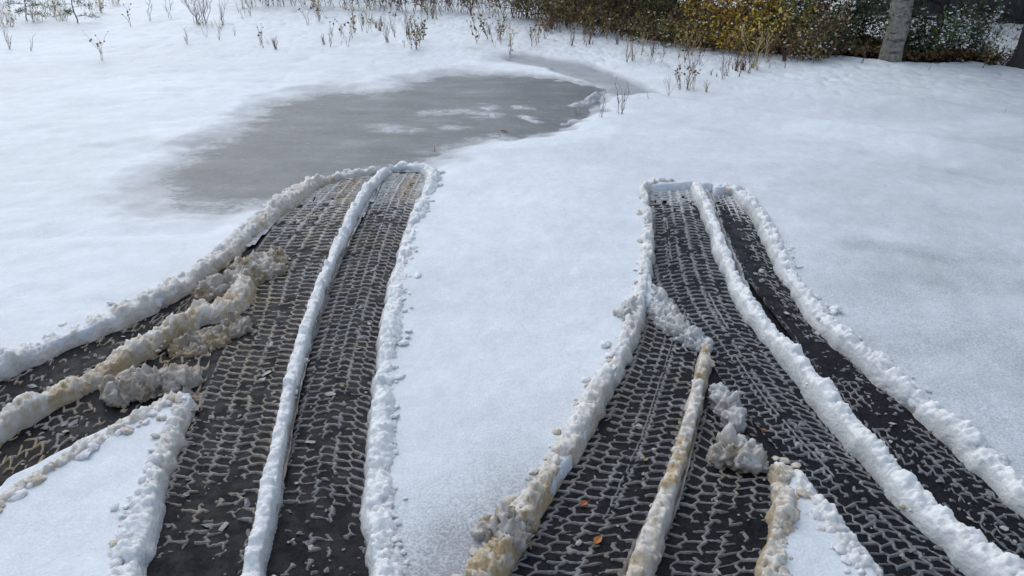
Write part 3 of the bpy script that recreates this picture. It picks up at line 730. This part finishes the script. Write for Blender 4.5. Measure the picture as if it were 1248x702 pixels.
zones = [('far_left', (250, 500), (18, 62), 40, ('stalk', 'fork', 'seed', 'stalk', 'tuft'), 'standing in the snow field beyond the pool', 'weeds in the snow beyond the pool'),
         ('mid', (410, 700), (8, 58), 118, ('stalk', 'fork', 'leafy', 'tuft', 'seed', 'stalk', 'leafy'), 'in the snowy fringe before the thicket', 'weeds in the snowy fringe'),
         ('fringe', (650, 900), (44, 78), 80, ('stub', 'seed', 'stalk', 'fork', 'stub', 'tuft'), 'half buried on the snow along the leafy thicket', 'weeds half buried along the thicket'),
         ('shoulder', (800, 960), (74, 118), 34, ('stub', 'seed', 'tuft', 'stub', 'fork'), 'on the snow shoulder right of the pool channel', 'weeds on the snow shoulder')]
for zn, (x0, x1), (y0, y1), cnt, kinds, where, grp in zones:
    ncl = {'far_left': 7, 'mid': 15, 'fringe': 14, 'shoulder': 6}[zn]
    cen_ = sorted(x0 + (x1 - x0) * (q_ + random.uniform(.1, .9)) / ncl for q_ in range(ncl)); place = {'far_left': 'beyond the pool', 'mid': 'in the snowy fringe', 'fringe': 'along the thicket foot', 'shoulder': 'on the snow shoulder'}[zn]
    for q_, cx_ in enumerate(cen_):
        f0 = (cx_ - x0) / (x1 - x0); wd_ = (x1 - x0) / ncl * .28
        if zn == 'far_left': yc = random.uniform(y0, y1)
        elif zn == 'mid': yc = y0 + (y1 - y0) * random.random() ** 1.2
        elif zn == 'fringe': yc = y0 + 28 * f0 + random.random() * 18
        else: yc = y1 - (y1 - y0) * f0 * .9
        main = random.choice(kinds)
        for j in range(max(2, round(cnt / ncl * random.uniform(.6, 1.4)))):
            kd_ = main if random.random() < .5 else random.choice(kinds)
            weed(kd_, random.gauss(cx_, wd_), max(1, random.gauss(yc, 5)), random.uniform(.35, 1.05), f'{WLAB[kd_]} in the {ORD[q_]} weed clump {place}, counted rightwards', f'{ORD[q_]} weed clump {place}: {WLAB[kd_]}')

# --- shrubs: stems > leaves
def shrub(px, py, h, spread, ns, nl, leafs, lsize, label, dy=0.0, cat='shrub', name='shrub', stemm='twig', snow=12, lean=.45, group=None, low=.04, sr=.006, asp=.5):
    p = gp(px, py, .035); x, y = p[0], p[1] + dy
    root = bpy.data.objects.new(name, None); C.objects.link(root); root.location = (x, y, ground_z(x, y)); tag(root, label, cat, group)
    st = MB(); tips = []
    for i in range(ns):
        az = random.uniform(0, 6.28); rr = spread * math.sqrt(random.random()) * .6
        base = (rr * math.cos(az), rr * math.sin(az) * .6, -.03)
        hh = h * random.uniform(.55, 1.05); P_ = stem_path(hh, random.uniform(.05, lean), az + random.uniform(-.8, .8), 8, .035, base); st.tube(P_, sr, sr * .3)
        for j in range(7):
            q = P_[random.randint(2, 7)] ; az2 = random.uniform(0, 6.28)
            e = stem_path(hh * random.uniform(.15, .34), random.uniform(.5, 1.3), az2, 5, .06, q + [0, 0, .0]); st.tube(e, sr * .45, sr * .18, 0, 3); tips.append(e)
        tips.append(P_[3:])
    st.build('stem', [stemm], root)
    T_ = np.vstack(tips); T_ = T_[T_[:, 2] > low * h]
    if nl and len(T_):
        lf = MB(); idx = RNG.integers(0, len(T_), nl); Q = T_[idx] + RNG.normal(size=(nl, 3)) * .035
        Q = Q[Q[:, 2] > .0]
        cut = RNG.random(len(Q)) + .35 * vn(Q + x * 3, .18, 7)
        for mi in range(len(leafs)):
            mk = (cut > mi / len(leafs) - (.9 if mi == 0 else 0)) & (cut <= (mi + 1) / len(leafs) + (.9 if mi == len(leafs) - 1 else 0))
            if mk.any(): lf.leaves(Q[mk], lsize, mi, asp)
        o = lf.build('leaves', leafs, root); o['kind'] = 'stuff'
    if snow:
        sb = MB(); idx = RNG.integers(0, len(T_), snow); sb.blobs(T_[idx] + RNG.normal(size=(snow, 3)) * [.03, .03, .02] - [0, .02, 0], .0085, 0, .6); o = sb.build('snow_cap', ['snow_cap'], root, smooth=True); o['kind'] = 'stuff'
    return root
YL, OL, GN, DK, BR, GY = 'leaf_yellow', 'leaf_olive', 'leaf_green', 'leaf_dark', 'leaf_brown', 'leaf_grey'
# thin brown brush along the top edge
SH = [
 (245, 32, .46, .12, 17, 0, [BR], .02, 'fan of bare reddish twigs standing alone on the far snow', 'red_twig', 2, .9),
 (182, 28, .30, .03, 2, 0, [BR], .02, 'pair of thin bare twigs left of the reddish twig fan', 'red_twig', 0, .3),
 (208, 24, .30, .03, 2, 0, [BR], .02, 'slender bare sapling just left of the reddish twig fan', 'red_twig', 0, .2),
 (272, 33, .26, .05, 4, 0, [BR], .02, 'small loose twig clump right of the reddish twig fan', 'red_twig', 0, .5),
]
for px_, py_, h_, sp_, ns_, nl_, lf_, ls_, lab, sm, sn_, ln in SH:
    shrub(px_, py_, h_, sp_, ns_, nl_, lf_, ls_, lab, stemm=sm, snow=sn_, lean=ln, sr=.0035, name='bare_shrub')
for i in range(16):
    x_ = 300 + i * 24 + random.uniform(-7, 7)
    shrub(x_, 14 + (i > 7) * (i - 7) * 1.6 + random.uniform(-5, 3), random.uniform(.35, .6), .24, 9, 70 + 30 * i, [BR, BR, OL, OL], .034,
          f'{ORD[i]} low brushwood clump counting rightwards from the reddish twig fan', stemm=('straw', 'twig', 'red_twig')[i % 3], snow=5, lean=.65, sr=.0042, name='brushwood', group='brushwood clumps along the far snow edge')
for i in range(12):
    x_ = 300 + i * 34 + random.uniform(-7, 7)
    shrub(x_, -2 + i * .8, random.uniform(.5, .9), .34, 10, 420, [BR, OL, DK, BR], .038,
          f'{ORD[i]} of the taller brushwood clumps behind, counting from the reddish twig fan', stemm='twig', snow=8, lean=.5, sr=.005, name='brushwood', group='taller brushwood behind the low clumps')
TH = [  # x, y, dy, h, spread, stems, leaves, leaf kinds, label
 (650, 28, .10, .75, .40, 12, 1500, [BR, OL, OL, BR], 'brown-olive shrub at the thin end of the thicket'),
 (690, 34, .15, .85, .40, 12, 1900, [OL, BR, GN, OL], 'olive shrub next to the thin end of the thicket'),
 (730, 40, .12, .95, .42, 13, 2200, [OL, BR, DK, OL], 'dull olive shrub with rusty lower stems'),
 (772, 46, .15, .95, .42, 13, 2300, [BR, OL, BR, DK], 'rust-brown shrub flecked with olive leaves'),
 (812, 54, .12, .95, .40, 13, 2200, [BR, OL, DK, OL], 'shrub of mixed brown and olive leaves left of the yellow one'),
 (850, 60, .08, .70, .30, 12, 1300, [YL, YL, YL, BR], 'short mustard-yellow shrub leading the thicket'),
 (880, 63, .10, .72, .30, 13, 1500, [YL, YL, 'leaf_orange', YL], 'brightest yellow-leaved shrub of the thicket'),
 (918, 66, .12, .74, .32, 13, 1500, [YL, 'leaf_orange', YL, OL], 'golden shrub just right of the brightest yellow one'),
 (950, 68, .10, .60, .30, 12, 1300, [YL, OL, GN, OL], 'yellow-green shrub before the dark evergreen bushes'),
 (990, 72, .10, .50, .30, 12, 1300, [BR, 'straw', BR, OL], 'rusty orange-brown shrub at the crest'),
 (700, 20, .7, 1.3, .6, 14, 3200, [DK, BR, OL, DK], 'dark tall shrub behind the olive shrubs'),
 (790, 30, .8, 1.3, .6, 14, 3200, [DK, BR, GN, OL], 'dark tall shrub behind the rust-brown shrub'),
 (870, 42, .8, 1.2, .6, 14, 3200, [DK, OL, DK, BR], 'dark tall shrub behind the brightest yellow one'),
 (940, 46, .7, 1.0, .5, 14, 3000, [DK, GN, DK, OL], 'dark green shrub behind the yellow-green one'),
 (1000, 52, .6, .60, .4, 12, 2400, [DK, GN, GY, DK], 'grey-green evergreen bush behind the rusty shrub'),
 (1040, 66, .3, .50, .36, 12, 2400, [DK, GN, DK, GN], 'dark evergreen bush crowding the birch trunk'),
 (975, 55, .4, .62, .38, 12, 2300, [GN, GY, GN, OL], 'mid-green snow-dusted bush behind the yellow-green shrub'),
]
for px_, py_, dy_, h_, sp_, ns_, nl_, lf_, lab in TH:
    shrub(px_, py_ + random.uniform(-4, 2), h_, sp_, ns_, int(nl_ * (.45 if dy_ < .5 and px_ < 1000 else .60)), lf_, .054 if px_ < 985 else .044, lab, dy=dy_, snow=(70 if px_ > 930 else 30) if dy_ < .5 else 14, lean=.4, sr=.006, low=.03)
cnt_ = {}
for i in range(26):
    x_ = 655 + i * 14.5 + random.uniform(-8, 8); y_ = float(np.interp(x_, [640, 700, 760, 830, 900, 960, 1040], [27, 39, 48, 61, 68, 74, 73]))
    lk = [BR, OL, OL, BR] if x_ < 838 else ([YL, YL, OL, BR] if x_ < 935 else ([BR, 'straw', OL, BR] if x_ < 1000 else [DK, GN, BR, DK]))
    tone = 'brown and olive' if x_ < 838 else ('yellow' if x_ < 935 else ('rusty' if x_ < 1000 else 'dark green'))
    cnt_[tone] = cnt_.get(tone, -1) + 1
    shrub(x_, y_ + random.uniform(-2, 7), random.uniform(.16, .36), .16, 7, 190, lk, .040, f'{ORD[cnt_[tone]]} of the low {tone} sprig bushes by the thicket foot, towards the birch', snow=9, lean=.8, sr=.003, low=.0, group=f'low {tone} sprig bushes along the thicket front', name='low_bush', cat='bush')
shrub(1145, 76, .50, .38, 14, 1900, [DK, GN, DK, GY], .038, 'snow-flecked broadleaf evergreen between the birch and the dark trunk', dy=.15, snow=420, lean=.75, low=.02)
shrub(1176, 76, .34, .20, 8, 700, [GN, GY, DK, GY], .036, 'drooping snow-laden evergreen spray right of the dark trunk', dy=.1, snow=320, lean=.9, low=.02)
shrub(1108, 74, .36, .22, 9, 1500, [DK, GN, BR, DK], .036, 'low dark evergreen touching the birch root', dy=.18, snow=110, lean=.7, low=.02)
shrub(1215, 80, .16, .30, 12, 500, [GN, BR, GY, GN], .030, 'low snow-dusted ground plant before the corner trunk', dy=.1, snow=50, lean=.9, low=.02)
# saplings, top corner
def conifer_sapling(px, py, h, label):
    p = gp(px, py, .035); root = bpy.data.objects.new('pine_sapling', None); C.objects.link(root); root.location = (p[0], p[1], ground_z(*p)); tag(root, label, 'sapling')
    tk = MB(); P_ = stem_path(h, .1, random.uniform(0, 6), 8, .02); tk.tube(P_, .010, .004); nd = MB()
    for i in range(12):
        z_ = h * (.15 + .8 * i / 12); q = np.array([np.interp(z_, P_[:, 2], P_[:, 0]), np.interp(z_, P_[:, 2], P_[:, 1]), z_]); az = i * 2.4; L_ = .26 * (1 - .5 * i / 12)
        e = np.array([q + t_ * L_ * np.array([math.cos(az), math.sin(az), .18 - .25 * t_]) for t_ in np.linspace(0, 1, 6)]); tk.tube(e, .004, .0015)
        for k_ in range(60):
            t_ = random.uniform(.3, 1); nd.leaves([q + t_ * L_ * np.array([math.cos(az), math.sin(az), .18 - .25 * t_])], .055, 0 if random.random() < .7 else 1, .09, .3)
    tk.build('trunk', ['twig'], root); o = nd.build('needles', ['leaf_green', 'leaf_grey'], root); o['kind'] = 'stuff'
    return root
conifer_sapling(95, 30, .50, 'green-needled pine sapling near the top corner, the one with a clear stem')
conifer_sapling(34, 26, .46, 'green-needled pine sapling nearest the frame corner')
for ti_, (x_, y_) in enumerate(((5, 20), (10, 34), (48, 28), (60, 20), (78, 26), (118, 18), (140, 8))):
    shrub(x_, y_, random.uniform(.16, .28), .14, 12, 40, ['straw', BR], .03, f'{ORD[ti_]} dry straw-brown tuft by the pine saplings, counting from the frame corner', stemm='straw', snow=4, lean=.7, sr=.003, name='dry_tuft', cat='tuft', group='dry tufts around the pine saplings')

# --- trees
def tree(px, py, z0, h, r, barkm, crown, label, lean=(0, 0), dy=0, name='tree', cr=1.2, cb=.9, leafs=('leaf_dark', 'leaf_green'), nlf=9000, ls=.06, nb=26, droop=-.25, snow=60):
    p = gp(px, py, .035); x, y = p[0], p[1] + dy; root = bpy.data.objects.new(name, None); C.objects.link(root); root.location = (x, y, z0); tag(root, label, 'tree')
    tk = MB(); n = 22; t_ = (np.linspace(0, 1, n) ** 1.9)[:, None]; P_ = np.array([0, 0, -.15]) + t_ * [lean[0] * h, lean[1] * h, h + .15]; P_[2:-1, :2] += RNG.normal(size=(n - 3, 2)) * .012
    rad = r * (1 - .75 * t_[:, 0]); rad *= 1 + .55 * np.exp(-((t_[:, 0] * (h + .15)) / .16) ** 2)
    K = 18; th = np.linspace(0, 2 * math.pi, K, endpoint=False)
    V = P_[:, None] + np.stack([np.cos(th), np.sin(th), th * 0], 1)[None] * (rad[:, None] * (1 + .05 * RNG.normal(size=(n, K))))[..., None]
    i = np.arange(n - 1)[:, None] * K; j = np.arange(K)[None]
    tk.add(V.reshape(-1, 3), np.stack([i + j, i + (j + 1) % K, i + K + (j + 1) % K, i + K + j], -1).reshape(-1, 4)); tk.build('trunk', [barkm], root, smooth=True)
    lb = MB(); pts = []
    for i in range(nb):
        f = random.uniform(cb / h, .98); q = np.array([np.interp(f, t_[:, 0], P_[:, c_]) for c_ in range(3)]); az = i * 2.39; L_ = cr * (1.1 - f) * random.uniform(.7, 1.1) + .15
        e = np.array([q + s_ * L_ * np.array([math.cos(az), math.sin(az), .15 + droop * s_]) for s_ in np.linspace(0, 1, 8)]); e[1:] += RNG.normal(size=(7, 3)) * .02; lb.tube(e, .016 * (1.2 - f), .003)
        for k_ in range(6):
            s_ = random.uniform(.25, .95); q2 = e[int(s_ * 7)]; az2 = az + random.choice((-1, 1)) * random.uniform(.5, 1.1)
            e2 = np.array([q2 + u_ * L_ * .35 * np.array([math.cos(az2), math.sin(az2), -.1 + droop * u_]) for u_ in np.linspace(0, 1, 5)]); lb.tube(e2, .005, .002, 0, 3); pts.append(e2)
        pts.append(e[2:])
    lb.build('limb', [barkm if barkm != 'birch' else 'twig'], root)
    T_ = np.vstack(pts); Q = T_[RNG.integers(0, len(T_), nlf)] + RNG.normal(size=(nlf, 3)) * [.06, .06, .035]
    lf = MB(); mk = RNG.random(nlf) < .65; lf.leaves(Q[mk], ls, 0, crown); lf.leaves(Q[~mk], ls, 1, crown); o = lf.build('crown', list(leafs), root); o['kind'] = 'stuff'
    if snow:
        sb = MB(); sb.blobs(T_[RNG.integers(0, len(T_), snow)] + [0, 0, .012], .024, 0, .55); o = sb.build('snow_cap', ['snow_cap'], root, smooth=True); o['kind'] = 'stuff'
    return root
tree(1084, 77, -.02, 5.5, .098, 'birch', .6, 'pale grey birch trunk rising from the crest of the snow', lean=(.012, .02), name='birch_tree', cr=1.5, cb=2.2, leafs=('leaf_yellow', 'leaf_brown'), nlf=3500, nb=22, snow=0)
tree(1128, 70, -.02, 3.2, .045, 'dark_bark', .28, 'slim dark trunk of the spruce hanging its green boughs beside the birch', lean=(.05, .0), name='spruce_tree', cr=1.0, cb=.50, nlf=8500, ls=.055, nb=36, droop=-.35, dy=-.04, snow=40)
tree(1244, 84, -.02, 5.0, .10, 'dark_bark', .28, 'black trunk cut off by the frame edge', lean=(.06, .0), name='spruce_tree', cr=1.5, cb=1.4, nlf=9000, ls=.06, nb=30, snow=30)

# --- woodland floor, dark building, post, snowy grass
fx = np.linspace(.4, 4.35, 150); pts_ = []
X, Y = np.meshgrid(fx, np.linspace(.10, 1, 70)); fyv = front_y(X.ravel()); dep = np.interp(X.ravel(), [.4, 1.5, 3.0, 3.6, 4.1, 4.5, 5.2], [4.5, 4.5, 3.0, 1.4, .7, .3, .15])
P = np.stack([X.ravel(), fyv + Y.ravel() * dep], 1); zt, _, _ = terrain(P)
zt += .02 + .05 * lumps(P, .16, 77) + .02 * vn(P, .03, 78)
tag(obj('leaf_litter', mesh('leaf_litter', np.column_stack([P, zt]), grid_faces(70, 150), M['litter'])), 'brown leaf litter under the thicket', kind='stuff')
b_ = MB(); sel = RNG.integers(0, len(P), 7000); b_.leaves(np.column_stack([P[sel] + RNG.normal(size=(7000, 2)) * .02, zt[sel] + .012]), .055, 0, .5); b_.leaves(np.column_stack([P[sel[:2500]] + .03, zt[sel[:2500]] + .015]), .05, 1, .5)
tag(b_.build('fallen_leaves', ['leaf_brown', 'leaf_olive']), 'dead brown leaves heaped on the ground under the thicket', kind='stuff')
b_ = MB()
for i in range(2600):
    x = random.uniform(3.6, 7.5); y = front_y(x) + random.uniform(.25, 3.4)
    z = 0
    b_.leaves([[x, y, 0]] * 3, .045, random.choice((0, 0, 1, 2)), .16, 1.2)
V_ = np.vstack(b_.V); zt, _, _ = terrain(V_[:, :2]); V_[:, 2] += zt + .002; b_.V = [V_]
tag(b_.build('grass', ['leaf_grey', 'leaf_brown', 'straw']), 'sparse grass blades poking through the snow below the dark building', kind='stuff')
# dark plank wall behind
A = gp(1042, 11, .15); B = gp(1262, 32, .15); u = (B - A) / np.linalg.norm(B - A); nrm_ = np.array([-u[1], u[0]])
root = bpy.data.objects.new('dark_building', None); C.objects.link(root); root.location = (A[0], A[1], 0); root.rotation_euler = (0, 0, math.atan2(u[1], u[0]))
tag(root, 'dark plank-clad building wall behind the trees', 'building')
def box(mb, x0, y0, z0, x1, y1, z1, mi=0):
    V = [(x, y, z) for x in (x0, x1) for y in (y0, y1) for z in (z0, z1)]
    mb.add(V, [(0, 1, 3, 2), (4, 6, 7, 5), (0, 4, 5, 1), (2, 3, 7, 6), (0, 2, 6, 4), (1, 5, 7, 3)], mi)
b_ = MB(); box(b_, 0.02, .03, -.2, 5.2, 3.0, 2.6); b_.build('wall', ['dark_bark'], root)
b_ = MB(); box(b_, 0, 0, 0, .146, .03, 2.75); pk = b_.build('plank', ['dark_plank'], root, (0, 0, -.15)); 
for i in range(1, 35):
    c = pk.copy(); C.objects.link(c); c.parent = root; c.location = (i * .151, (-.004 if i % 2 else 0), -.15)
b_ = MB(); V = [(-.3, -.4, 2.6), (5.5, -.4, 2.6), (5.5, 1.5, 3.5), (-.3, 1.5, 3.5), (-.3, 3.4, 2.6), (5.5, 3.4, 2.6)]
V += [(x, y, z + .1) for x, y, z in V]
b_.add(V, [(0, 1, 2, 3), (3, 2, 5, 4), (6, 9, 8, 7), (9, 10, 11, 8), (0, 6, 7, 1), (4, 5, 11, 10), (0, 3, 9, 6), (3, 4, 10, 9), (1, 7, 8, 2), (2, 8, 11, 5)]); b_.build('roof', ['snow_cap'], root)
p = gp(1203, 22, .15); b_ = MB(); b_.tube([(0, 0, -.1), (.01, 0, .8), (.03, 0, 1.7)], .022, .020, 0, 8); o = b_.build('wooden_post', ['pole_wood'], None, (p[0], p[1] - .15, ground_z(*p)), True); tag(o, 'thin brown wooden post before the dark building', 'post')

# --- fallen leaves on the tracks
def leaf(px, py, L, m, label, z=.006, name='fallen_leaf'):
    p = gp(px, py, z); n = 7; t_ = np.linspace(0, 1, n); wd = np.sin(np.pi * t_ ** .8) * L * .3
    V = []; 
    for i in range(n): V += [(t_[i] * L - L / 2, wd[i], .002 + .15 * wd[i]), (t_[i] * L - L / 2, 0, 0), (t_[i] * L - L / 2, -wd[i], .002 + .2 * wd[i])]
    b_ = MB(); b_.add(V, np.vstack([grid_faces(n, 3)])); b_.tube([(-L / 2, 0, .001), (-L * .8, .002, .003)], .0009, .0006)
    o = b_.build(name, [m], None, (p[0], p[1], z)); o.rotation_euler = (random.uniform(-.2, .2), random.uniform(-.2, .2), random.uniform(0, 6.28)); tag(o, label, 'leaf')
leaf(711, 614, .030, 'leaf_orange', 'orange-brown leaf on the netted track, the farther of the pair')
leaf(729, 658, .034, 'leaf_orange', 'rust-orange leaf flat on the netted track, nearer the camera')
leaf(787, 560, .022, 'straw', 'pale tan leaf scrap on the netted track')
leaf(930, 524, .020, 'leaf_orange', 'small orange leaf scrap beside the icy slush heap')
leaf(106, 472, .024, 'leaf_orange', 'dark orange leaf caught on the brown stained ridge', .062)
leaf(416, 470, .020, 'straw', 'tan leaf scrap on the bare dark track')
leaf(886, 232, .05, 'straw', 'dry straw leaf at the far end of the outer right track', .03)
leaf(614, 160, .05, 'leaf_brown', 'curled brown leaf lying in the slush pool', .018)
leaf(704, 134, .05, 'leaf_olive', 'olive leaf on the snow lobe by the pool', .04)
